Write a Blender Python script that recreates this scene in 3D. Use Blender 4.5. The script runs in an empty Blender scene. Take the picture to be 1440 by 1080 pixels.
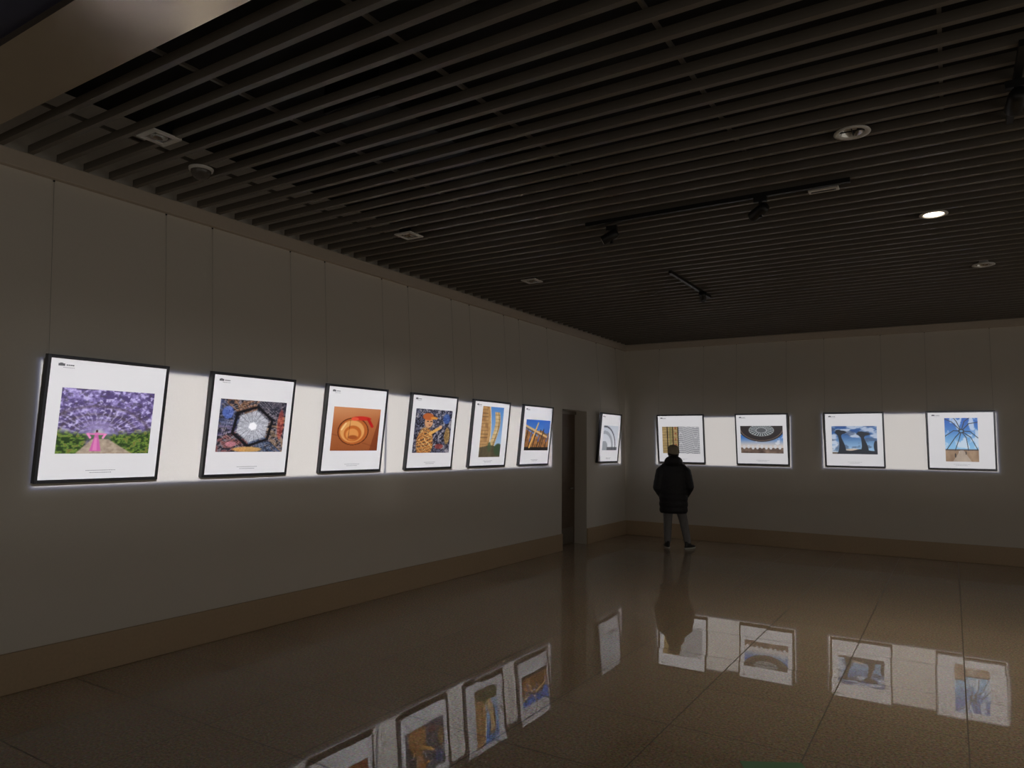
import bpy, bmesh, numpy as np, math, random
from mathutils import Vector, Matrix
random.seed(4)
sc=bpy.context.scene
sc.view_settings.view_transform='Standard'
# ---------------------------------------------------------------- camera
cx_,cy_,HC,yaw,pitch,roll,F=5.5766,-13.24798,1.75,-0.5581,0.08604,0.01143,988.416
fw=np.array([math.sin(yaw)*math.cos(pitch),math.cos(yaw)*math.cos(pitch),math.sin(pitch)])
r0=np.array([math.cos(yaw),-math.sin(yaw),0.]);u0=np.cross(r0,fw)
c_,s_=math.cos(roll),math.sin(roll);R_=c_*r0+s_*u0;U_=-s_*r0+c_*u0
cam=bpy.data.cameras.new('camera');co=bpy.data.objects.new('camera',cam);sc.collection.objects.link(co)
co.matrix_world=Matrix(((R_[0],U_[0],-fw[0],cx_),(R_[1],U_[1],-fw[1],cy_),(R_[2],U_[2],-fw[2],HC),(0,0,0,1)))
cam.sensor_width=36;cam.lens=F/1440*36;cam.clip_start=.05;sc.camera=co
# ---------------------------------------------------------------- helpers
def mat(name,col,rough=.5,metal=0,emit=None,es=0,bump=None,var=0.0,spec=.5):
    m=bpy.data.materials.new(name);m.use_nodes=True;nt=m.node_tree;b=nt.nodes['Principled BSDF']
    b.inputs['Base Color'].default_value=tuple(col)+((1,) if len(col)==3 else ());b.inputs['Roughness'].default_value=rough
    b.inputs['Metallic'].default_value=metal;b.inputs['Specular IOR Level'].default_value=spec
    if emit: b.inputs['Emission Color'].default_value=tuple(emit)+(1,);b.inputs['Emission Strength'].default_value=es
    tc=nt.nodes.new('ShaderNodeTexCoord')
    if var or bump:
        n=nt.nodes.new('ShaderNodeTexNoise');n.inputs['Scale'].default_value=(bump[0] if bump else 8);n.inputs['Detail'].default_value=4
        nt.links.new(tc.outputs['Object'],n.inputs['Vector'])
        if var:
            mr=nt.nodes.new('ShaderNodeMapRange');mr.inputs[3].default_value=1-var;mr.inputs[4].default_value=1+var
            nt.links.new(n.outputs['Fac'],mr.inputs[0])
            mx=nt.nodes.new('ShaderNodeVectorMath');mx.operation='SCALE';mx.inputs[0].default_value=tuple(col)[:3]
            nt.links.new(mr.outputs[0],mx.inputs['Scale']);nt.links.new(mx.outputs[0],b.inputs['Base Color'])
        if bump:
            bp=nt.nodes.new('ShaderNodeBump');bp.inputs['Strength'].default_value=bump[1];bp.inputs['Distance'].default_value=bump[2]
            nt.links.new(n.outputs['Fac'],bp.inputs['Height']);nt.links.new(bp.outputs[0],b.inputs['Normal'])
    return m
def new_obj(name,bm,m=None,parent=None,smooth=False,loc=(0,0,0)):
    me=bpy.data.meshes.new(name);bm.normal_update();bm.to_mesh(me);bm.free()
    o=bpy.data.objects.new(name,me);sc.collection.objects.link(o)
    if m: 
        for k in (m if isinstance(m,list) else [m]): me.materials.append(k)
    if smooth: 
        for p in me.polygons:p.use_smooth=True
    o.location=loc
    if parent:o.parent=parent
    return o
def add_box(bm,lo,hi,mi=0):
    vs=[bm.verts.new((x,y,z)) for x in (lo[0],hi[0]) for y in (lo[1],hi[1]) for z in (lo[2],hi[2])]
    for f in ((0,1,3,2),(4,6,7,5),(0,4,5,1),(2,3,7,6),(0,2,6,4),(1,5,7,3)):
        fa=bm.faces.new([vs[i] for i in f]);fa.material_index=mi
    return vs
def box(name,lo,hi,m,parent=None,bev=0):
    bm=bmesh.new();add_box(bm,lo,hi);o=new_obj(name,bm,m,parent)
    if bev:
        b=o.modifiers.new('b','BEVEL');b.width=bev;b.segments=2
    return o
def empty(name,loc=(0,0,0),rz=0):
    e=bpy.data.objects.new(name,None);sc.collection.objects.link(e);e.location=loc;e.rotation_euler=(0,0,rz);e.empty_display_size=.1;return e
def lathe(bm,prof,n=32,mi=0,c=(0,0,0)):
    rings=[]
    for r,z in prof:
        rings.append([bm.verts.new((c[0]+r*math.cos(2*math.pi*i/n),c[1]+r*math.sin(2*math.pi*i/n),c[2]+z)) for i in range(n)])
    for a,b in zip(rings,rings[1:]):
        for i in range(n):
            f=bm.faces.new((a[i],a[(i+1)%n],b[(i+1)%n],b[i]));f.material_index=mi
    return rings
# ---------------------------------------------------------------- materials
M_wall=mat('wall_paint',(.76,.72,.65),.75,bump=(60,.15,.002),var=.03,spec=.3)
M_corn=mat('cornice_plaster',(.64,.56,.47),.6,bump=(30,.1,.002),var=.04)
M_base=mat('baseboard_stone',(.52,.395,.26),.35,bump=(45,.05,.001),var=.12)
M_slat=mat('slat_bronze',(.17,.152,.128),.45,var=.1)
M_plen=mat('plenum_black',(.005,.005,.005),.9,var=.2)
M_black=mat('frame_black',(.012,.012,.013),.35,var=.1)
M_paper=mat('print_paper',(.80,.79,.77),.55,var=.01,spec=.3)
M_wire=mat('steel_wire',(.34,.32,.28),.4,.3,var=.05)
M_white=mat('white_enamel',(.75,.74,.71),.4,var=.03)
M_dark=mat('dark_metal',(.02,.02,.02),.4,.3,var=.1)
M_chrome=mat('reflector_metal',(.6,.6,.58),.15,1,var=.02)
M_door=mat('door_wood',(.15,.105,.07),.4,var=.2)
M_metal=mat('door_metal',(.25,.22,.18),.35,.6,var=.1)
M_soffit=mat('soffit_bronze_panel',(.50,.42,.32),.2,.85,bump=(1.6,.12,.05),var=.12)
M_glow=mat('lamp_glow',(1,.9,.75),.4,emit=(1,.86,.66),es=14)
def floor_mat():
    m=bpy.data.materials.new('polished_granite_tiles');m.use_nodes=True;nt=m.node_tree;L=nt.links;b=nt.nodes['Principled BSDF']
    tc=nt.nodes.new('ShaderNodeTexCoord')
    n=nt.nodes.new('ShaderNodeTexNoise');n.inputs['Scale'].default_value=60;n.inputs['Detail'].default_value=5;n.inputs['Roughness'].default_value=.75
    v=nt.nodes.new('ShaderNodeTexVoronoi');v.inputs['Scale'].default_value=90
    for k in (n,v):L.new(tc.outputs['Object'],k.inputs['Vector'])
    cr=nt.nodes.new('ShaderNodeValToRGB');e=cr.color_ramp.elements
    e[0].position=.3;e[0].color=(.22,.165,.115,1);e[1].position=.70;e[1].color=(.80,.66,.49,1)
    k=e.new(.5);k.color=(.52,.415,.30,1)
    L.new(n.outputs['Fac'],cr.inputs[0])
    mx=nt.nodes.new('ShaderNodeMix');mx.data_type='RGBA';mx.blend_type='MULTIPLY';mx.inputs[0].default_value=.3
    L.new(cr.outputs[0],mx.inputs[6]);L.new(v.outputs['Color'],mx.inputs[7])
    br=nt.nodes.new('ShaderNodeTexBrick');br.offset=0;br.inputs['Scale'].default_value=1;br.inputs['Brick Width'].default_value=.8;br.inputs['Row Height'].default_value=.8
    br.inputs['Mortar Size'].default_value=.0045;br.inputs['Mortar Smooth'].default_value=0
    br.inputs['Color1'].default_value=(.95,.95,.95,1);br.inputs['Color2'].default_value=(1.03,1.03,1.03,1);br.inputs['Mortar'].default_value=(.35,.35,.35,1)
    L.new(tc.outputs['Object'],br.inputs['Vector'])
    m2=nt.nodes.new('ShaderNodeMix');m2.data_type='RGBA';m2.blend_type='MULTIPLY';m2.inputs[0].default_value=1
    L.new(mx.outputs[2],m2.inputs[6]);L.new(br.outputs['Color'],m2.inputs[7]);L.new(m2.outputs[2],b.inputs['Base Color'])
    mr=nt.nodes.new('ShaderNodeMapRange');mr.inputs[3].default_value=.008;mr.inputs[4].default_value=.6
    L.new(br.outputs['Fac'],mr.inputs[0]);L.new(mr.outputs[0],b.inputs['Roughness'])
    # each slab is laid with a hair of tilt so the mirror image breaks at the joints
    sp=nt.nodes.new('ShaderNodeVectorMath');sp.operation='DIVIDE';sp.inputs[1].default_value=(.8,.8,.8);L.new(tc.outputs['Object'],sp.inputs[0])
    fl=nt.nodes.new('ShaderNodeVectorMath');fl.operation='FLOOR';L.new(sp.outputs[0],fl.inputs[0])
    wn=nt.nodes.new('ShaderNodeTexWhiteNoise');wn.noise_dimensions='2D';L.new(fl.outputs[0],wn.inputs['Vector'])
    ce=nt.nodes.new('ShaderNodeVectorMath');ce.operation='SUBTRACT';ce.inputs[1].default_value=(.5,.5,.5);L.new(wn.outputs['Color'],ce.inputs[0])
    mu=nt.nodes.new('ShaderNodeVectorMath');mu.operation='MULTIPLY';mu.inputs[1].default_value=(.006,.006,0);L.new(ce.outputs[0],mu.inputs[0])
    ge=nt.nodes.new('ShaderNodeNewGeometry');ad=nt.nodes.new('ShaderNodeVectorMath');ad.operation='ADD';L.new(ge.outputs['Normal'],ad.inputs[0]);L.new(mu.outputs[0],ad.inputs[1])
    no=nt.nodes.new('ShaderNodeVectorMath');no.operation='NORMALIZE';L.new(ad.outputs[0],no.inputs[0]);L.new(no.outputs[0],b.inputs['Normal'])
    b.inputs['IOR'].default_value=1.62
    return m
M_floor=floor_mat()
# ---------------------------------------------------------------- room
HCOR=3.662;HCEIL=3.782;BB=.2785
XR=11.;YF=-17.
DY0,DY1,DEP,DZ=-2.699,-1.748,.242,2.363
bm=bmesh.new();add_box(bm,(-.6,YF-.2,-.1),(XR+.2,.2,0));new_obj('floor',bm,M_floor)
bm=bmesh.new();add_box(bm,(-.6,YF,0),(0,DY0,4.4));add_box(bm,(-.6,DY1,0),(0,.0,4.4));add_box(bm,(-.6,DY0,DZ),(0,DY1,4.4));add_box(bm,(-.6,DY0,0),(-.5,DY1,DZ))
new_obj('wall_left',bm,M_wall)
box('wall_back',(-.6,0,0),(XR+.2,.2,4.4),M_wall)
box('wall_right',(XR,YF,0),(XR+.2,0,4.4),M_wall)
box('wall_front',(-.6,YF-.2,0),(XR+.2,YF,4.4),M_wall)
def ledge(name,lo,hi,m):return box(name,lo,hi,m,bev=.006)
ledge('baseboard_left',(0,YF,0),(.025,DY0,BB),M_base)
ledge('baseboard_left_far',(0,DY1,0),(.025,0,BB),M_base)
ledge('baseboard_back',(.025,-.025,0),(XR,0,BB),M_base)
ledge('trim_left',(0,YF,HCOR),(.06,0,HCEIL),M_corn)
ledge('trim_back',(.06,-.06,HCOR),(XR,0,HCEIL),M_corn)
YB=-11.3
bm=bmesh.new();add_box(bm,(-.6,YF-.2,4.35),(XR+.2,.2,4.45));o=new_obj('ceiling',bm,M_plen)
bm=bmesh.new();y=-.12
SP=.19
while y>YB+.05:
    add_box(bm,(.06,y-.019,HCEIL),(XR,y+.019,HCEIL+.055));y-=SP
xx=.8
while xx<XR:
    add_box(bm,(xx-.010,YB,HCEIL+.06),(xx+.010,-.06,HCEIL+.08));xx+=1.2
new_obj('ceiling_slats',bm,M_slat)
M_duct=mat('duct_dark',(.012,.012,.012),.6,.3,var=.2)
bm=bmesh.new();add_box(bm,(2,-10,4.0),(2.5,-1,4.3));add_box(bm,(6.5,-10.5,4.02),(7,-.5,4.3));add_box(bm,(.5,-5.2,4.05),(10.5,-4.9,4.25));new_obj('ventilation_duct',bm,M_duct)
bm=bmesh.new();add_box(bm,(0.0,YB-.42,HCEIL-.02),(XR,YB,4.35));o=new_obj('trim_soffit_beam',bm,M_soffit)
M_cfar=mat('ceiling_dark_blue',(.03,.036,.09),.5,var=.1)
box('ceiling_rear',(0,YF,HCEIL+.02),(XR,YB-.42,HCEIL+.08),M_cfar)
DR=empty('door_1')
e=.06
box('leaf',(-DEP-.045,DY0+e,0.005),(-DEP,DY1-.001,DZ-e),M_door,DR)
box('jamb',(-DEP-.06,DY0+.001,0.0),(-DEP+.03,DY0+e,DZ-.001),M_metal,DR)
box('head',(-DEP-.06,DY0+.001,DZ-e),(-DEP+.03,DY1-.001,DZ-.001),M_metal,DR)
box('kick_plate',(-DEP,DY0+e+.05,.03),(-DEP+.004,DY1-.06,.3),M_metal,DR)
box('panel',(-DEP,DY0+e+.15,1.1),(-DEP+.012,DY1-.2,DZ-.3),M_door,DR,.004)
box('panel_low',(-DEP,DY0+e+.15,.4),(-DEP+.012,DY1-.2,.95),M_door,DR,.004)
bm=bmesh.new();add_box(bm,(-DEP,DY1-.14,.98),(-DEP+.05,DY1-.12,1.0));add_box(bm,(-DEP+.035,DY1-.26,.975),(-DEP+.05,DY1-.12,1.0));new_obj('handle',bm,M_chrome,DR)
# ---------------------------------------------------------------- pictures
ZT,ZB,DT,DB=2.3585,1.4335,.1454,.05
def S(a,b,x): t=np.clip((x-a)/(b-a),0,1);return t*t*(3-2*t)
def vn(u,v,sx,sy,seed):
    r=np.random.default_rng(seed);g=r.random((int(sy)*2+4,int(sx)*2+4));x=u*sx;y=v*sy;i=np.floor(x).astype(int);j=np.floor(y).astype(int);fx=x-i;fy=y-j;fx=fx*fx*(3-2*fx);fy=fy*fy*(3-2*fy)
    a,b=g.shape;j0=j%a;j1=(j+1)%a;i0=i%b;i1=(i+1)%b
    return (g[j0,i0]*(1-fx)+g[j0,i1]*fx)*(1-fy)+(g[j1,i0]*(1-fx)+g[j1,i1]*fx)*fy
def fb(u,v,s,seed,o=4):
    t=0;a=.5
    for k in range(o): t=t+a*vn(u,v,s*2**k,s*2**k,seed+k);a*=.5
    return t/(1-.5**o)
def mixc(a,b,t): t=np.asarray(t,float)[...,None];return np.array(a)*(1-t)+np.array(b)*t
def base(u,v,c): return np.ones(u.shape+(3,))*np.array(c,float)
def put(im,c,m): return mixc(im,c,m)
def ell(u,v,cx,cy,rx,ry,s=.15): return 1-S(1-s,1+s,np.sqrt(((u-cx)/rx)**2+((v-cy)/ry)**2))
def seg(u,v,x0,y0,x1,y1,w,asp=1.):
    X=u*asp;dx=(x1-x0)*asp;dy=y1-y0;t=np.clip(((X-x0*asp)*dx+(v-y0)*dy)/(dx*dx+dy*dy),0,1)
    d=np.hypot(X-x0*asp-t*dx,v-y0-t*dy);return 1-S(w*.7,w*1.3,d)
def a1(u,v):
    n=fb(u,v,9,1);n2=fb(u,v,34,5,3)
    im=mixc((84,70,116),(165,150,208),S(.35,.65,n*.5+n2*.5))
    im=put(im,(212,202,238),S(.58,.68,n2)*.75)
    im=put(im,(70,62,76),S(.58,.72,fb(u,v,20,9,3))*.6)
    cx=.42+.0*v;r=np.hypot((u-cx)*1.05,(v-.74)*1.25)
    for k,rr in enumerate((.24,.33,.45,.60)):
        w=.010+.006*k
        im=put(im,(78,64,72),np.exp(-((r-rr-.02*(n-.5))/w)**2)*.6*(v<.75))
    ang=np.arctan2(v-.74,u-cx)
    im=put(im,(225,215,245),S(.75,.98,.5+.5*np.sin(ang*34+n*6))*S(.2,.3,r)*(1-S(.45,.7,r))*.45)
    im=put(im,(165,150,196),ell(u,v,cx,.62,.16,.15,.6)*.7)
    im=put(im,(205,215,190),ell(u,v,cx,.70,.06,.07,.6)*.8)
    im=put(im,(66,96,50),ell(u,v,cx,.745,.2,.05,.6)*.8)
    gl=S(.66,.78,v+.16*np.abs(u-cx)+.10*(n2-.5))*S(.10,.16,np.abs(u-cx))
    im=put(im,mixc((34,58,22),(128,158,66),S(.3,.7,n2)),gl)
    im=put(im,(120,55,50),(S(.66,.7,n2)*gl*.4))
    wd=.06+(v-.76)*.95
    path=S(0,.02,v-.76)*(1-S(.0,.03,np.abs(u-cx-.02-(v-.76)*.25)-wd))
    im=put(im,mixc((150,130,112),(205,190,165),n2),path)
    dw=.014+np.maximum(v-.72,0)*.17
    im=put(im,(212,104,170),(1-S(0,.012,np.abs(u-.40)-dw))*S(.66,.675,v)*(1-S(.955,.97,v)))
    im=put(im,(238,150,200),(1-S(0,.01,np.abs(u-.395)-dw*.35))*S(.74,.76,v)*(1-S(.94,.96,v))*.7)
    for x0,x1 in ((.30,.395),(.405,.50)):
        im=put(im,(228,128,185),seg(u,v,x0,.69,x1,.695,.013,1.3))
    im=put(im,(240,150,200),seg(u,v,.31,.70,.335,.75,.016,1.3));im=put(im,(240,150,200),seg(u,v,.49,.70,.47,.75,.016,1.3))
    im=put(im,(70,40,38),ell(u,v,.40,.648,.012,.022))
    return im
def a2(u,v):
    X=(u-.5)*1.25;Y=v-.5;a=np.arctan2(Y,X)+.35
    hexr=np.cos(np.pi/6)/np.cos((a%(np.pi/3))-np.pi/6);r=np.hypot(X,Y)/hexr
    k=np.floor(a/(np.pi/3));n=fb(u,v,32,11,3)
    im=mixc((22,26,40),(135,125,130),S(.35,.65,n))
    cols=[(90,105,150),(180,120,70),(60,60,75),(190,150,100),(70,100,140),(150,70,60),(105,95,140)]
    for i,c in enumerate(cols): im=put(im,c,(k==i-3)*.55*S(.4,.55,fb(u,v,18,30+i,3)))
    im=put(im,(228,225,220),((r*22)%1<.22)*(r<.62)*.45*S(.4,.5,fb(u,v,26,77,2)))
    im=put(im,(20,20,26),((np.abs(np.sin(a*24))<.25)*(r>.22)*(r<.7))*.6)
    im=put(im,(12,12,18),((r>.36)&(r<.42))*.9)
    im=put(im,mixc((160,162,168),(242,244,248),n),1-S(.30,.34,r))
    im=put(im,(105,108,118),((r*36)%1<.3)*(r<.33)*(r>.05)*.6);im=put(im,(80,82,90),(np.abs(np.sin(a*9))<.2)*(r<.33)*(r>.06)*.5)
    im=put(im,(255,255,255),1-S(.07,.10,r))
    im=put(im,(210,70,50),ell(u,v,.93,.45,.05,.3)*.5);im=put(im,(240,180,95),ell(u,v,.45,.95,.22,.05)*.8);im=put(im,(95,130,230),ell(u,v,.12,.25,.08,.12)*.6)
    im=put(im,(225,150,160),ell(u,v,.2,.85,.08,.05)*.7)
    return im
def a3(u,v):
    im=mixc((196,122,74),(150,80,40),v*.8+.2*fb(u,v,4,3))
    im=put(im,(222,160,112),S(.5,1,1-v-u*.2)*.6)
    d=np.hypot((u-.44),(v-.55)*1.02)
    im=put(im,(186,100,44),1-S(.32,.34,d))
    im=put(im,(90,38,16),((d>.305)&(d<.33))*.85)
    d2=np.hypot(u-.42,v-.55)
    im=put(im,(232,168,96),(1-S(.24,.27,d2))*.95)
    im=put(im,(196,104,42),(1-S(.17,.2,np.hypot(u-.43,v-.6))))
    im=put(im,(226,150,78),(1-S(.12,.15,np.hypot(u-.42,v-.62))));im=put(im,(150,66,24),ell(u,v,.44,.69,.1,.05,.3)*.8)
    im=put(im,(252,214,150),seg(u,v,.19,.52,.27,.37,.016)*.8);im=put(im,(110,52,22),seg(u,v,.36,.3,.34,.75,.006)*.6)
    im=put(im,(205,45,35),ell(u,v,.60,.24,.2,.05));im=put(im,(186,28,26),seg(u,v,.74,.26,.84,.42,.03));im=put(im,(235,90,60),ell(u,v,.45,.26,.08,.04))
    im=put(im,(110,45,20),(u+v*.2>1.02)*.6)
    im=put(im,(120,55,25),(1-S(0,.02,np.abs(v-.62-u*.3)))*(d>.34)*.5)
    return im
def a4(u,v):
    n=fb(u,v,18,21,3)
    im=mixc((28,28,42),(120,122,145),((np.abs(np.sin((u*5+v*3+n*2)*7)))<.4).astype(float))
    im=put(im,(196,190,188),S(.58,.66,n)*.7)
    im=put(im,(60,100,180),ell(u,v,.85,.2,.1,.12)*.7);im=put(im,(200,150,60),ell(u,v,.9,.6,.08,.2)*.6);im=put(im,(150,50,40),ell(u,v,.7,.85,.12,.06)*.7)
    m=ell(u,v,.30,.78,.22,.36,.1)
    im=put(im,(196,130,66),m)
    im=put(im,(66,50,48),(np.abs(np.sin((v*9+u*3+n)*5))<.42)*m*.85);im=put(im,(236,206,140),(np.abs(np.sin((v*7-u*5+n)*4))<.2)*m*.8)
    im=put(im,(214,160,116),ell(u,v,.36,.30,.11,.13));im=put(im,(190,100,50),ell(u,v,.34,.17,.15,.08));im=put(im,(222,150,60),ell(u,v,.5,.2,.1,.03))
    im=put(im,(226,172,90),seg(u,v,.42,.56,.68,.42,.035));im=put(im,(220,170,130),ell(u,v,.70,.40,.04,.04))
    im=put(im,(40,25,20),seg(u,v,.32,.28,.35,.28,.012)+seg(u,v,.41,.28,.44,.28,.012));im=put(im,(150,60,50),ell(u,v,.39,.36,.03,.012))
    return im
def a5(u,v):
    im=mixc((80,135,200),(196,215,226),v)
    n=fb(u,v,8,41,3)
    e1=.34+.12*np.sin(v*3);im=put(im,mixc((140,92,50),(222,182,122),n),(u<e1));im=put(im,(90,60,34),((np.abs(np.sin(v*46))<.3)*(u<e1-.12))*.6);im=put(im,(245,220,170),(np.abs(u-e1)<.02)*.8)
    c=.64+.12*np.sin(v*5);im=put(im,mixc((180,138,76),(240,218,165),n),(np.abs(u-c)<.12)*(v>.10));im=put(im,(110,80,44),(np.abs(u-c-.06)<.015)*(v>.1));im=put(im,(110,80,44),(np.abs(np.sin(v*40))<.2)*(np.abs(u-c)<.12)*(v>.1)*.5)
    im=put(im,mixc((60,52,36),(120,108,80),n),(v>.76+.1*np.abs(u-.5)))
    im=put(im,(60,78,52),ell(u,v,.88,.85,.2,.12));im=put(im,(70,90,60),ell(u,v,.45,.8,.08,.1)*.8)
    return im
def a6(u,v):
    im=mixc((40,100,190),(140,185,225),v);n=fb(u,v,12,51,3)
    im=put(im,mixc((96,56,26),(222,158,84),n),v>.35+.5*(u-.1)*(u<.5))
    im=put(im,(36,28,24),(np.abs(np.sin(u*18+v*4))<.3)*(v>.3)*.9);im=put(im,(60,110,190),(np.abs(np.sin(u*9+v*2))<.2)*(v>.45)*(v<.7)*.8)
    im=put(im,(226,186,118),seg(u,v,0,.2,.9,.55,.03));im=put(im,(120,76,40),seg(u,v,0,.26,.9,.62,.02));im=put(im,(60,110,190),ell(u,v,.88,.25,.16,.2));im=put(im,(25,22,22),v>.88)
    im=put(im,(232,182,98),seg(u,v,.2,.9,.5,.1,.025));im=put(im,(70,45,28),seg(u,v,.6,.9,.75,.3,.02))
    return im
def a7(u,v):
    im=mixc((200,206,212),(236,237,237),v)
    d=np.hypot(u-.1,(v-.9)*.9)
    im=put(im,(150,156,160),((d>.5)&(d<.62))*.8);im=put(im,(80,85,92),((d>.74)&(d<.8)));im=put(im,(160,165,168),(d<.25))
    im=put(im,(60,62,66),(v>.86)*(u>.3)*.8);return im
def a8(u,v):
    n=fb(u,v,16,61,3)
    im=base(u,v,(232,232,230));w=np.sin((v*1+.03*np.sin(u*9)+u*.05)*150)
    im=put(im,(70,72,80),(w>.1))
    im=put(im,mixc((96,76,44),(222,194,132),(np.sin(v*105)>0)*.6+.4*n),u<.44)
    im=put(im,(40,32,20),((np.abs(u-.14)<.012)|(np.abs(u-.29)<.012)|(np.abs(u-.43)<.015)))
    im=put(im,(110,120,70),(np.abs(u-.22)<.03)*.5);im=put(im,(150,60,45),(np.abs(u-.36)<.02)*(np.sin(v*30)>.3)*.6);return im
def a9(u,v):
    im=mixc((60,120,195),(226,214,200),S(.35,.78,v));n=fb(u,v,8,71,3)
    im=put(im,(238,240,242),S(.55,.7,n)*(v<.7)*.7)
    im=put(im,mixc((60,45,38),(165,140,118),n),v>.80)
    for i in range(9): im=put(im,(222,222,222),ell(u,v,.08+.105*i,.78-.02*np.sin(i*2.),.035,.07))
    d=np.hypot((u-.5)/.56,(v-.02)/.56)
    im=put(im,(44,36,34),1-S(.97,1.03,d));im=put(im,(130,112,98),((d>.90)&(d<.94))*(v>.1)*.8)
    a=np.arctan2((v-.12)/.5,(u-.5)/.5)
    d2=np.hypot((u-.5)/.30,(v-.16)/.22)
    im=put(im,(176,184,182),1-S(.94,1.04,d2));im=put(im,(52,54,58),((np.abs(np.sin(a*12))<.75)*(d2<.93)*(d2>.45)));im=put(im,(92,96,98),d2<.38);im=put(im,(170,172,174),(np.abs(d2-.42)<.04))
    return im
def a10(u,v):
    n=fb(u,v*1.5,4,81,4)
    im=mixc((34,84,150),(160,200,230),S(.1,.9,v));im=put(im,(226,232,240),S(.46,.64,n)*.8);im=put(im,(66,84,112),S(.54,.68,fb(u,v*1.6,5,85))*.6)
    im=put(im,(225,180,130),ell(u,v,.45,.86,.25,.05)*.6)
    im=put(im,(120,110,95),v>.93)
    k=(24,32,42)
    for cx,w,t in ((.2,.13,.22),(.70,.15,.28)):
        wd=.03+.07*np.clip(v-.45,0,1)*1.6+.06*S(.14,.0,v-t)
        im=put(im,k,(1-S(0,.012,np.abs(u-cx+.03*np.sin(v*6))-wd))*(v>t));im=put(im,k,ell(u,v,cx,t,w,.065));im=put(im,k,ell(u,v,cx-.05,t-.05,w*.5,.04))
    im=put(im,k,S(.0,.02,v-.84+.03*np.sin(u*12))*(u>.3)*1.);im=put(im,k,ell(u,v,.97,.72,.05,.2));return im
def a11(u,v):
    n=fb(u,v,5,91,4)
    im=mixc((25,95,185),(140,198,235),S(0,.7,v));im=put(im,(238,242,246),S(.52,.68,n)*.75*(v<.7))
    im=put(im,mixc((120,90,64),(196,166,130),n),v>.72);im=put(im,(80,70,60),(np.abs(v-.73)<.015))
    k=(30,42,52);cx,cy=.5,.30
    for ex,ey in ((0,.02),(.28,0),(.75,0),(1,.10),(0,.42),(1,.46),(.05,.72),(.97,.72),(.3,.74),(.7,.74)):
        mx_,my=(cx+ex)/2+(ey-cy)*.10,(cy+ey)/2-.07
        im=put(im,k,seg(u,v,cx,cy,mx_,my,.010,.77));im=put(im,k,seg(u,v,mx_,my,ex,ey,.009,.77))
    im=put(im,k,ell(u,v,cx,cy,.09,.05));im=put(im,(100,160,210),ell(u,v,cx,cy,.05,.026))
    im=put(im,(225,222,215),(v>.74)*(np.abs(u-.5)<.05+(v-.74)*.9)*.4);im=put(im,(50,40,35),ell(u,v,.3,.86,.025,.05));im=put(im,(60,50,40),ell(u,v,.62,.8,.018,.04));im=put(im,(200,190,180),ell(u,v,.42,.78,.014,.03));return im
def art_mat():
    m=bpy.data.materials.new('photo_print_ink');m.use_nodes=True;nt=m.node_tree;b=nt.nodes['Principled BSDF']
    a=nt.nodes.new('ShaderNodeVertexColor');a.layer_name='ink';nt.links.new(a.outputs['Color'],b.inputs['Base Color']);b.inputs['Roughness'].default_value=.45;return m
M_art=art_mat()
M_ink=mat('caption_ink',(.12,.12,.12),.6,var=.05)
def srgb(a):
    a=np.clip(a/255,0,1);return np.where(a<=.04045,a/12.92,((a+.055)/1.055)**2.4)
LEAN=math.atan2(DT-DB,ZT-ZB);LEN=math.hypot(DT-DB,ZT-ZB);W=.92
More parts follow.
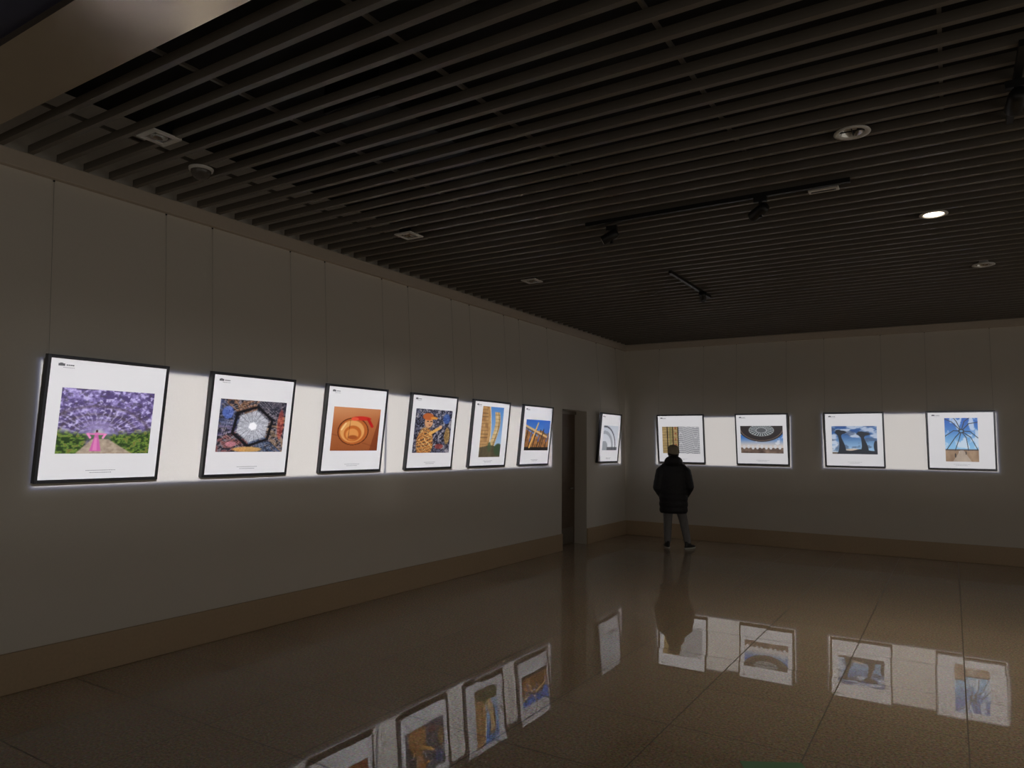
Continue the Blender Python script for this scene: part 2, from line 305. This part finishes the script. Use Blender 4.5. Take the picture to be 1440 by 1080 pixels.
def picture(wall,mid,art,fn,res=110):
    ua,va,ub,vb=art
    root=empty('framed_photograph')
    loc=(DB,mid,ZB) if wall=='L' else (mid,-DB,ZB);rz=math.pi/2 if wall=='L' else 0
    root.matrix_world=Matrix.Translation(loc)@Matrix.Rotation(rz,4,'Z')@Matrix.Rotation(LEAN,4,'X')
    fwid,dep=.024,.045
    bm=bmesh.new()
    add_box(bm,(-W/2,0,0),(-W/2+fwid,dep,LEN));add_box(bm,(W/2-fwid,0,0),(W/2,dep,LEN))
    add_box(bm,(-W/2+fwid,0,0),(W/2-fwid,dep,fwid));add_box(bm,(-W/2+fwid,0,LEN-fwid),(W/2-fwid,dep,LEN))
    add_box(bm,(-W/2+fwid,dep-.01,fwid),(W/2-fwid,dep-.002,LEN-fwid))
    fr=new_obj('frame',bm,M_black,root);bv=fr.modifiers.new('b','BEVEL');bv.width=.002
    bm=bmesh.new();add_box(bm,(-W/2+fwid,.006,fwid),(W/2-fwid,.01,LEN-fwid));new_obj('paper',bm,M_paper,root)
    x0=-W/2+ua*W;x1=-W/2+ub*W;z1=LEN*(1-va);z0=LEN*(1-vb)
    nx=res;nz=max(20,int(res*(z1-z0)/(x1-x0)))
    uu,vv=np.meshgrid(np.linspace(0,1,nx+1),np.linspace(0,1,nz+1))
    P=np.stack([x0+uu*(x1-x0),np.full_like(uu,.0052),z1+vv*(z0-z1)],-1).reshape(-1,3)
    idx=np.arange((nx+1)*(nz+1)).reshape(nz+1,nx+1)
    fc=np.stack([idx[1:,:-1],idx[1:,1:],idx[:-1,1:],idx[:-1,:-1]],-1).reshape(-1,4)
    me=bpy.data.meshes.new('print');me.from_pydata(P.tolist(),[],fc.tolist())
    ca=me.color_attributes.new('ink','FLOAT_COLOR','POINT')
    col=np.ones((P.shape[0],4));col[:,:3]=srgb(fn(uu*.999,vv*.999)).reshape(-1,3);ca.data.foreach_set('color',col.ravel().astype(np.float32))
    me.materials.append(M_art);o=bpy.data.objects.new('print',me);sc.collection.objects.link(o);o.parent=root
    bm=bmesh.new();zt=LEN-.055;xl=-W/2+.075
    def q(xa,za,xb,zb): add_box(bm,(xa,.0045,za),(xb,.006,zb))
    q(xl,zt-.022,xl+.045,zt-.004);q(xl+.01,zt-.004,xl+.03,zt)
    for i in range(4): q(xl+.055+i*.014,zt-.018,xl+.066+i*.014,zt-.010)
    x=xl+.035
    while x<xl+.11: q(x,zt-.034,x+.005,zt-.031);x+=.008
    for row,(zc,w) in enumerate(((.085,.11),(.068,.08))):
        x=-w
        while x<w:
            l=random.choice((.006,.009));q(x,zc,x+l,zc+.004);x+=l+.006
    new_obj('caption',bm,M_ink,root)
    for sx in (-1,1):
        p0=Vector((sx*(W/2-.02),dep*.9,LEN-.005));w0=root.matrix_world@p0
        off=.006
        w1=Vector((off,w0.y,HCOR+.01)) if wall=='L' else Vector((w0.x,-off,HCOR+.01))
        cu=bpy.data.curves.new('wire','CURVE');cu.dimensions='3D';cu.bevel_depth=.0015
        sp=cu.splines.new('POLY');sp.points.add(1);inv=root.matrix_world.inverted()
        for k,w in enumerate((w0,w1)): sp.points[k].co=tuple(inv@w)+(1,)
        cu.materials.append(M_wire);wo=bpy.data.objects.new('wire',cu);sc.collection.objects.link(wo);wo.parent=root
        bm=bmesh.new();q1=inv@w1;add_box(bm,(q1.x-.005,q1.y-.006,q1.z-.022),(q1.x+.005,q1.y+.006,q1.z-.005));new_obj('hook',bm,M_dark,root)
for w_,mid,art,fn,res in (('L',-10.32,(.13,.25,.89,.77),a1,190),('L',-9.0,(.12,.25,.91,.76),a2,150),('L',-7.661,(.13,.25,.90,.75),a3,120),
 ('L',-6.317,(.11,.20,.90,.78),a4,110),('L',-5.024,(.24,.09,.82,.85),a5,80),('L',-3.72,(.12,.24,.93,.75),a6,80),('L',-.938,(.16,.25,.88,.75),a7,60),
 ('B',1.18,(.11,.25,.90,.80),a8,140),('B',2.676,(.10,.24,.90,.77),a9,130),('B',4.181,(.13,.25,.88,.76),a10,120),('B',5.704,(.27,.12,.75,.86),a11,110)):
    picture(w_,mid,art,fn,res)
# ---------------------------------------------------------------- framing projectors
def projector(P,wall,s0,s1,E,par,T,tint=(1,.975,.94)):
    ld=bpy.data.lights.new('framing_beam','SPOT');ld.energy=4*math.pi;ld.spot_size=math.radians(165);ld.spot_blend=0;ld.shadow_soft_size=.01
    lo=bpy.data.objects.new('framing_beam',ld);sc.collection.objects.link(lo)
    P=Vector(P);T=Vector(T)
    lo.rotation_euler=(T-P).to_track_quat('-Z','Y').to_euler();lo.parent=par;lo.location=P-par.location
    ld.use_nodes=True;nt=ld.node_tree;nt.nodes.clear();N=nt.nodes.new;L=nt.links
    out=N('ShaderNodeOutputLight');em=N('ShaderNodeEmission');g=N('ShaderNodeNewGeometry');sp=N('ShaderNodeSeparateXYZ');L.new(g.outputs['Incoming'],sp.inputs[0])
    def m(op,a,b=None):
        n=N('ShaderNodeMath');n.operation=op
        for i,x in enumerate((a,b)):
            if x is None: continue
            if hasattr(x,'is_output'): L.new(x,n.inputs[i])
            else: n.inputs[i].default_value=x
        return n.outputs[0]
    main,side=(sp.outputs['X'],sp.outputs['Y']) if wall=='L' else (sp.outputs['Y'],sp.outputs['X'])
    pm,ps=(P.x,P.y) if wall=='L' else (P.y,P.x)
    sh=lambda s:.10*(s-ps)/abs(pm)
    s0=s0+sh(s0);s1=s1+sh(s1)
    zl=.05*(P.z-1.43)/abs(pm);zh=.14*(P.z-2.36)/abs(pm)
    Z0=ZB-zl-.004;Z1=ZT-zh-.01
    t=m('DIVIDE',pm,main)
    hs=m('SUBTRACT',ps,m('MULTIPLY',side,t));hz=m('SUBTRACT',P.z,m('MULTIPLY',sp.outputs['Z'],t))
    def ss(x,a,b):
        n=N('ShaderNodeMapRange');n.interpolation_type='SMOOTHSTEP';L.new(x,n.inputs[0]);n.inputs[1].default_value=a;n.inputs[2].default_value=b;return n.outputs[0]
    def rect(g_,w):
        a=ss(hs,s0-g_-w,s0-g_+w);b=ss(hs,s1+g_+w,s1+g_-w);c=ss(hz,Z0-g_-w,Z0-g_+w);d=ss(hz,Z1+g_+w,Z1+g_-w)
        return m('MULTIPLY',m('MULTIPLY',a,b),m('MULTIPLY',c,d))
    core=rect(0,.014);fr=rect(.022,.015);hal=rect(.05,.06);wide=rect(.32,.34)
    eq=m('DIVIDE',pm*pm,m('POWER',m('ABSOLUTE',main),3.))
    def sc_(col,f):
        n=N('ShaderNodeVectorMath');n.operation='SCALE';n.inputs[0].default_value=col;L.new(f,n.inputs['Scale']);return n.outputs[0]
    def ad(a,b):
        n=N('ShaderNodeVectorMath');n.operation='ADD';L.new(a,n.inputs[0]);L.new(b,n.inputs[1]);return n.outputs[0]
    col=ad(ad(ad(sc_(tint,core),sc_((.045,.065,.17),fr)),sc_((.05,.054,.062),hal)),sc_((.028,.026,.024),wide))
    L.new(col,em.inputs['Color']);L.new(m('MULTIPLY',eq,E),em.inputs['Strength']);L.new(em.outputs[0],out.inputs[0])
def track_head(loc,aim,par):
    e=bpy.data.objects.new('head',None);sc.collection.objects.link(e);e.empty_display_size=.05
    e.parent=par;e.location=Vector(loc)-par.location
    bm=bmesh.new();lathe(bm,[(0,-.0),(.04,0),(.045,.01),(.045,.13),(.035,.16),(.0,.16)],20)
    lathe(bm,[(.0,-.002),(.034,-.003),(.04,-.0)],20,1)
    d=(Vector(aim)-Vector(loc)).normalized()
    o=new_obj('barrel',bm,[M_dark,M_chrome],e,True);o.rotation_euler=(-d).to_track_quat('Z','Y').to_euler();o.location=d*-.02
    bm=bmesh.new();dz=HCEIL-.035-loc[2]
    add_box(bm,(-.012-d.x*.12,-.012-d.y*.12,-.02),(.012-d.x*.12,.012-d.y*.12,dz));add_box(bm,(-.05-d.x*.12,-.018-d.y*.12,dz-.04),(.05-d.x*.12,.018-d.y*.12,dz))
    new_obj('stem',bm,M_dark,e)
TR=empty('track_light',(2.9,-7.55,HCEIL));box('rail',(-.1,-.018,-.035),(2.1,.018,0),M_dark,TR)
TR2=empty('track_light',(2.88,-5.5,HCEIL));box('rail',(-.018,0,-.035),(.018,1.6,0),M_dark,TR2)
TR3=empty('track_light',(5.95,-9.,HCEIL));box('rail',(-.018,-.1,-.035),(.018,.9,0),M_dark,TR3)
TR4=empty('track_light',(5.0,-12.6,HCEIL));box('rail',(-.6,-.018,-.035),(.6,.018,0),M_dark,TR4)
track_head((2.92,-7.5,3.60),(0,-8.6,1.9),TR);track_head((4.25,-7.5,3.60),(0,-5,1.9),TR)
H=.46
for P,w,s0,s1,tr,E in (((5.3,-12.55,3.60),'L',-10.32-H,-7.661+H,TR4,2.3),((5.0,-12.55,3.60),'L',-7.661+H+.05,-3.72+H,TR4,2.15),((4.7,-12.55,3.60),'L',-.938-H,-.938+H,TR4,1.95),
 ((2.88,-4.2,3.66),'B',1.18-H,2.676+H,TR2,1.85),((5.93,-8.6,3.62),'B',4.181-H,5.704+H,TR3,1.85)):
    T=(0,(s0+s1)/2,1.9) if w=='L' else ((s0+s1)/2,0,1.9)
    track_head(P,T,tr);projector(P,w,s0-.012,s1+.012,E,tr,T)
# ---------------------------------------------------------------- ceiling fixtures
for (x,y) in ((1.13,-10.64),(1.135,-8.074),(1.219,-5.828)):
    e=empty('square_downlight',(x,y,HCEIL))
    bm=bmesh.new();a,b=.1,.066
    add_box(bm,(-a,-a,-.008),(a,-b,.004));add_box(bm,(-a,b,-.008),(a,a,.004));add_box(bm,(-a,-b,-.008),(-b,b,.004));add_box(bm,(b,-b,-.008),(a,b,.004));new_obj('bezel',bm,M_white,e)
    box('can',(-b,-b,.02),(b,b,.12),M_dark,e)
    bm=bmesh.new();lathe(bm,[(.055,.0),(.05,-.008),(.045,0),(.03,.015),(.0,.018)],24);o=new_obj('gimbal',bm,M_chrome,e,True)
for i,(x,y) in enumerate(((5.104,-8.385),(5.517,-6.285),(5.946,-4.077))):
    e=empty('round_downlight',(x,y,HCEIL))
    bm=bmesh.new();lathe(bm,[(.085,.004),(.105,.002),(.11,-.006),(.085,-.010),(.075,.0),(.06,.05)],36);new_obj('rim',bm,M_white,e,True)
    bm=bmesh.new();lathe(bm,[(.075,.0),(.05,.06),(0,.065)],36);new_obj('reflector',bm,M_chrome,e,True)
    bm=bmesh.new();lathe(bm,[(.0,.02),(.03,.022),(.03,.05)] if i!=1 else [(.0,-.004),(.07,-.003),(.075,.0)],36);new_obj('lamp',bm,M_glow if i==1 else M_white,e,True)
    if i!=1:
        bm=bmesh.new();add_box(bm,(-.07,-.003,.005),(.07,.003,.012));add_box(bm,(-.003,-.07,.005),(.003,.07,.012));new_obj('louvre',bm,M_dark,e)
e=empty('ceiling_sensor_plate',(4.795,-7.41,HCEIL));box('plate',(-.11,-.04,-.02),(.11,.04,.0),M_white,e,.005);box('slot',(-.09,-.01,-.023),(.09,.01,-.019),M_dark,e)
e=empty('dome_camera',(.885,-10.16,HCEIL));bm=bmesh.new();lathe(bm,[(0,-.085),(.03,-.082),(.055,-.065),(.07,-.035),(.072,-.02)],32,1);lathe(bm,[(.072,-.02),(.085,-.018),(.088,0)],32,0);new_obj('dome',bm,[M_white,mat('dome_smoke',(.1,.09,.08),.15)],e,True)
# ---------------------------------------------------------------- person
M_coat=mat('black_puffer_fabric',(.012,.012,.015),.6,bump=(9,.5,.03),var=.2)
M_trou=mat('grey_trousers',(.22,.22,.23),.8,bump=(14,.4,.01),var=.1)
M_skin=mat('skin',(.55,.36,.27),.5,var=.04)
M_hair=mat('black_hair',(.012,.01,.009),.5,bump=(60,.5,.01),var=.2)
M_hat=mat('beige_knit_beanie',(.46,.41,.31),.85,bump=(70,.6,.01),var=.1)
M_shoe=mat('dark_shoe',(.02,.02,.022),.5,var=.1)
M_sole=mat('white_sole',(.6,.6,.58),.5,var=.05)
PER=empty('person_in_puffer_coat',(1.49,-1.27,0),math.radians(19))
def skin(name,verts,edges,radii,m,sub=2,root=0):
    me=bpy.data.meshes.new(name);me.from_pydata(verts,edges,[]);o=bpy.data.objects.new(name,me);sc.collection.objects.link(o);o.parent=PER
    s=o.modifiers.new('s','SKIN');s.use_smooth_shade=True
    for i,r in enumerate(radii):
        me.skin_vertices[0].data[i].radius=(r,r)
        me.skin_vertices[0].data[i].use_root=(i==root)
    b=o.modifiers.new('b','SUBSURF');b.levels=sub;b.render_levels=sub
    me.materials.append(m);return o
skin('trousers',[(-.05,0,.88),(-.13,0,.82),(-.15,.03,.50),(-.155,.0,.16),(-.155,0,.065),(.03,0,.82),(.11,.035,.50),(.175,-.012,.16),(.185,-.02,.065),(-.05,0,1.0)],
 [(0,1),(1,2),(2,3),(3,4),(0,5),(5,6),(6,7),(7,8),(0,9)],[.13,.112,.082,.066,.062,.112,.082,.066,.062,.13],M_trou)
bm=bmesh.new();prof=[(.60,.225,.15,-.05),(.64,.235,.165,-.05),(.74,.240,.17,-.05),(.86,.24,.17,-.05),(.98,.235,.165,-.05),(1.10,.225,.16,-.05),(1.22,.228,.155,-.05),(1.32,.228,.145,-.05),(1.40,.21,.125,-.05),(1.46,.15,.105,-.045),(1.50,.11,.10,-.04),(1.545,.10,.10,-.035)]
zs=np.arange(.60,1.546,.0135);pz=[p[0] for p in prof];n=40;rings=[]
for z in zs:
    rx,ry,cx=[np.interp(z,pz,[p[k] for p in prof]) for k in (1,2,3)]
    qd=1+.045*abs(math.sin((z-.6)/.105*math.pi))-.02
    rings.append([bm.verts.new((cx+rx*qd*math.cos(t),ry*qd*math.sin(t)-(.02 if z<1.3 else .02),z)) for t in np.linspace(0,2*math.pi,n,endpoint=False)])
for a,b in zip(rings,rings[1:]):
    for i in range(n): bm.faces.new((a[i],a[(i+1)%n],b[(i+1)%n],b[i]))
bm.faces.new(rings[0][::-1]);bm.faces.new(rings[-1])
def tube(pts,rs):
    P=[];R=[]
    for (a,b,ra,rb) in zip(pts,pts[1:],rs,rs[1:]):
        for k in range(8): t=k/8;P.append(Vector(a).lerp(Vector(b),t));R.append(ra*(1-t)+rb*t)
    P.append(Vector(pts[-1]));R.append(rs[-1]);L=0
    rr=[]
    for i,(p,r) in enumerate(zip(P,R)):
        d=(P[min(i+1,len(P)-1)]-P[max(i-1,0)]).normalized();x=d.cross(Vector((0,1,0))).normalized();y=d.cross(x)
        if i: L+=(P[i]-P[i-1]).length
        q=1+.06*abs(math.sin(L/.1*math.pi))
        rr.append([bm.verts.new(p+(x*math.cos(t)+y*math.sin(t))*r*q) for t in np.linspace(0,2*math.pi,20,endpoint=False)])
    for a,b in zip(rr,rr[1:]):
        for i in range(20): bm.faces.new((a[i],a[(i+1)%20],b[(i+1)%20],b[i]))
    bm.faces.new(rr[0][::-1]);bm.faces.new(rr[-1])
tube([(-.15,-.02,1.415),(-.262,-.03,1.31),(-.320,-.04,1.04),(-.25,.10,.90)],[.074,.084,.078,.064])
tube([(.05,-.02,1.415),(.167,-.03,1.31),(.220,-.04,1.06),(.15,.10,.90)],[.074,.084,.078,.064])
rr=[]
for k in range(24):
    t=2*math.pi*k/24;b_=max(0,-math.sin(t))
    x=-.045+.118*math.cos(t);y=-.03+.105*math.sin(t)-.025*b_;z=1.475+.035*b_;r=.040+.028*b_
    d=Vector((math.cos(t),math.sin(t),0));up=Vector((0,0,1.3))
    rr.append([bm.verts.new(Vector((x,y,z))+(d*math.cos(s)+up*math.sin(s))*r) for s in np.linspace(0,2*math.pi,12,endpoint=False)])
for k in range(24):
    a,b=rr[k],rr[(k+1)%24]
    for i in range(12): bm.faces.new((a[i],a[(i+1)%12],b[(i+1)%12],b[i]))
bmesh.ops.recalc_face_normals(bm,faces=bm.faces)
o=new_obj('coat',bm,M_coat,PER,True);rm=o.modifiers.new('r','REMESH');rm.mode='VOXEL';rm.voxel_size=.011;rm.use_smooth_shade=True
sm=o.modifiers.new('s','SMOOTH');sm.factor=.5;sm.iterations=3
skin('neck',[(-.045,-.01,1.42),(-.045,.005,1.52),(-.045,.01,1.58)],[(0,1),(1,2)],[.062,.055,.055],M_skin)
HD=bpy.data.objects.new('head',None);sc.collection.objects.link(HD);HD.parent=PER;HD.location=(-.045,.02,1.63);HD.rotation_euler=(math.radians(6),0,math.radians(14));HD.scale=(1.05,1.05,1.02)
bm=bmesh.new();bmesh.ops.create_uvsphere(bm,u_segments=64,v_segments=48,radius=1)
for v in bm.verts:
    x,y,z=v.co
    X=x*.076;Y=y*.095;Z=z*.118
    if z<0: X*=1-.30*(-z)**1.3;  Y=Y*(1-.18*(-z)) + .012*(-z)
    f=max(0,y)
    Y+=.017*math.exp(-((X)/.013)**2-((Z+.014)/.018)**2)*f
    Y+=.008*math.exp(-(X/.011)**2-((Z-.012)/.024)**2)*f
    for sx in(-1,1): Y-=.008*f*math.exp(-((X-sx*.031)/.015)**2-((Z-.012)/.010)**2)
    Y+=.006*f*math.exp(-(X/.022)**2-((Z+.052)/.007)**2)-.004*f*math.exp(-(X/.02)**2-((Z+.060)/.004)**2)
    Y+=.008*f*math.exp(-(X/.02)**2-((Z+.092)/.014)**2)
    v.co=(X,Y,Z)
new_obj('skull',bm,M_skin,HD,True)
M_eye=mat('eye_white',(.7,.68,.66),.2,var=.02);M_iris=mat('iris_dark',(.02,.012,.01),.2,var=.02);M_lip=mat('lips',(.45,.2,.17),.5,var=.03)
for sx in(-1,1):
    bm=bmesh.new();bmesh.ops.create_uvsphere(bm,u_segments=16,v_segments=12,radius=1)
    for v in bm.verts: v.co=(v.co.x*.013,v.co.y*.010,v.co.z*.007)
    new_obj('eye',bm,M_eye,HD,True,(sx*.031,.0735,.012))
    bm=bmesh.new();bmesh.ops.create_uvsphere(bm,u_segments=12,v_segments=8,radius=1)
    for v in bm.verts: v.co=(v.co.x*.0055,v.co.y*.003,v.co.z*.0055)
    new_obj('iris',bm,M_iris,HD,True,(sx*.031,.0815,.012))
    bm=bmesh.new();bmesh.ops.create_uvsphere(bm,u_segments=12,v_segments=8,radius=1)
    for v in bm.verts: v.co=(v.co.x*.016,v.co.y*.004,v.co.z*.003-abs(v.co.x)*.003)
    new_obj('eyebrow',bm,M_hair,HD,True,(sx*.031,.082,.030))
    bm=bmesh.new();bmesh.ops.create_uvsphere(bm,u_segments=16,v_segments=12,radius=1)
    for v in bm.verts: v.co=(v.co.x*.012+sx*.082,v.co.y*.019+.012,v.co.z*.030-.006)
    new_obj('ear',bm,M_skin,HD,True)
bm=bmesh.new();bmesh.ops.create_uvsphere(bm,u_segments=16,v_segments=8,radius=1)
for v in bm.verts: v.co=(v.co.x*.022,v.co.y*.006+.083,v.co.z*.006-.055)
new_obj('mouth',bm,M_lip,HD,True)
bm=bmesh.new();bmesh.ops.create_uvsphere(bm,u_segments=36,v_segments=24,radius=1)
dl=[v for v in bm.verts if v.co.z<-.72 or v.co.z>.6 or v.co.y>.30];bmesh.ops.delete(bm,geom=dl,context='VERTS')
for v in bm.verts: v.co=(v.co.x*.088,v.co.y*.108-.004,v.co.z*.124)
o=new_obj('hair',bm,M_hair,HD,True);so=o.modifiers.new('s','SOLIDIFY');so.thickness=.008
bm=bmesh.new();n=36;rings=[]
for r,z in((.093,.016),(.099,.018),(.101,.048),(.098,.055),(.096,.062),(.094,.090),(.082,.118),(.06,.134),(.03,.142),(.002,.144)):
    rings.append([bm.verts.new((r*math.cos(t)*.94,r*1.12*math.sin(t)-.004,z+.022*math.sin(t)*(1 if z<.1 else .3))) for t in np.linspace(0,2*math.pi,n,endpoint=False)])
for a,b in zip(rings,rings[1:]):
    for i in range(n): bm.faces.new((a[i],a[(i+1)%n],b[(i+1)%n],b[i]))
bm.faces.new(rings[-1])
new_obj('beanie',bm,M_hat,HD,True)
for sx,(fx,fy,ang) in enumerate(((-.155,0,12),(.185,-.02,-38))):
    a=math.radians(ang)
    for nm,m_,prf in (('shoe_upper',M_shoe,[(.022,1.),(.05,.95),(.075,.75),(.10,.55),(.125,.5)]),('shoe_sole',M_sole,[(.0,1.02),(.012,1.06),(.026,1.03)])):
        bm=bmesh.new();rings=[]
        for z,s in prf:
            ring=[]
            for t in np.linspace(0,2*math.pi,28,endpoint=False):
                cx,cy=math.cos(t),math.sin(t);X=.046*cx*(1+.1*cy);L=.14*cy
                if nm=='shoe_upper' and z>.06: Y=.055+L;Y=Y*s*.55-.005 if cy>0 else -.01+L*(.4+.25*s)*.85+.01;X*=(.75+.25*s)
                else:Y=.055+L*s;X*=s
                ring.append(bm.verts.new((X,Y,z)))
            rings.append(ring)
        for p,q in zip(rings,rings[1:]):
            for i in range(28): bm.faces.new((p[i],p[(i+1)%28],q[(i+1)%28],q[i]))
        bm.faces.new(rings[0][::-1]);bm.faces.new(rings[-1])
        o=new_obj(nm,bm,m_,PER,True);o.location=(fx,fy,0);o.rotation_euler=(0,0,a)
M_green=mat('green_sticker',(.16,.36,.17),.35,var=.05)
bm=bmesh.new();add_box(bm,(-.17,-.17,.0),(.17,.17,.002))
o=new_obj('floor_exit_sticker',bm,M_green,None,False,(4.74,-9.15,.0005));o.rotation_euler=(0,0,math.radians(30))
# ---------------------------------------------------------------- general light
def area(name,loc,rot,sx,sy,w,col):
    l=bpy.data.lights.new(name,'AREA');l.shape='RECTANGLE';l.size=sx;l.size_y=sy;l.energy=w;l.color=col
    o=bpy.data.objects.new(name,l);sc.collection.objects.link(o);o.location=loc;o.rotation_euler=rot;return o
def spot(name,loc,aim,w,col,ang,bl,r=.05):
    l=bpy.data.lights.new(name,'SPOT');l.energy=w;l.color=col;l.spot_size=math.radians(ang);l.spot_blend=bl;l.shadow_soft_size=r
    o=bpy.data.objects.new(name,l);sc.collection.objects.link(o);o.location=loc;o.rotation_euler=(Vector(aim)-Vector(loc)).to_track_quat('-Z','Y').to_euler()
spot('downlight_beam',(5.517,-6.285,HCEIL-.02),(5.517,-6.285,0),135,(1,.84,.64),130,1.)
area('added_fill_front',(5.5,YF+.05,1.9),(math.radians(90),0,0),9,3.2,18,(1,.93,.83))  # unseen fill light added at the front wall to raise the ambient, no window there
area('added_fill_side',(XR-.05,-9.5,1.7),(math.radians(90),0,math.radians(90)),13,3,44,(1,.93,.83))  # fill added along the right wall to brighten the left wall evenly, no fixture
w=bpy.data.worlds.new('w');sc.world=w;w.use_nodes=True;w.node_tree.nodes['Background'].inputs[0].default_value=(.02,.02,.025,1)
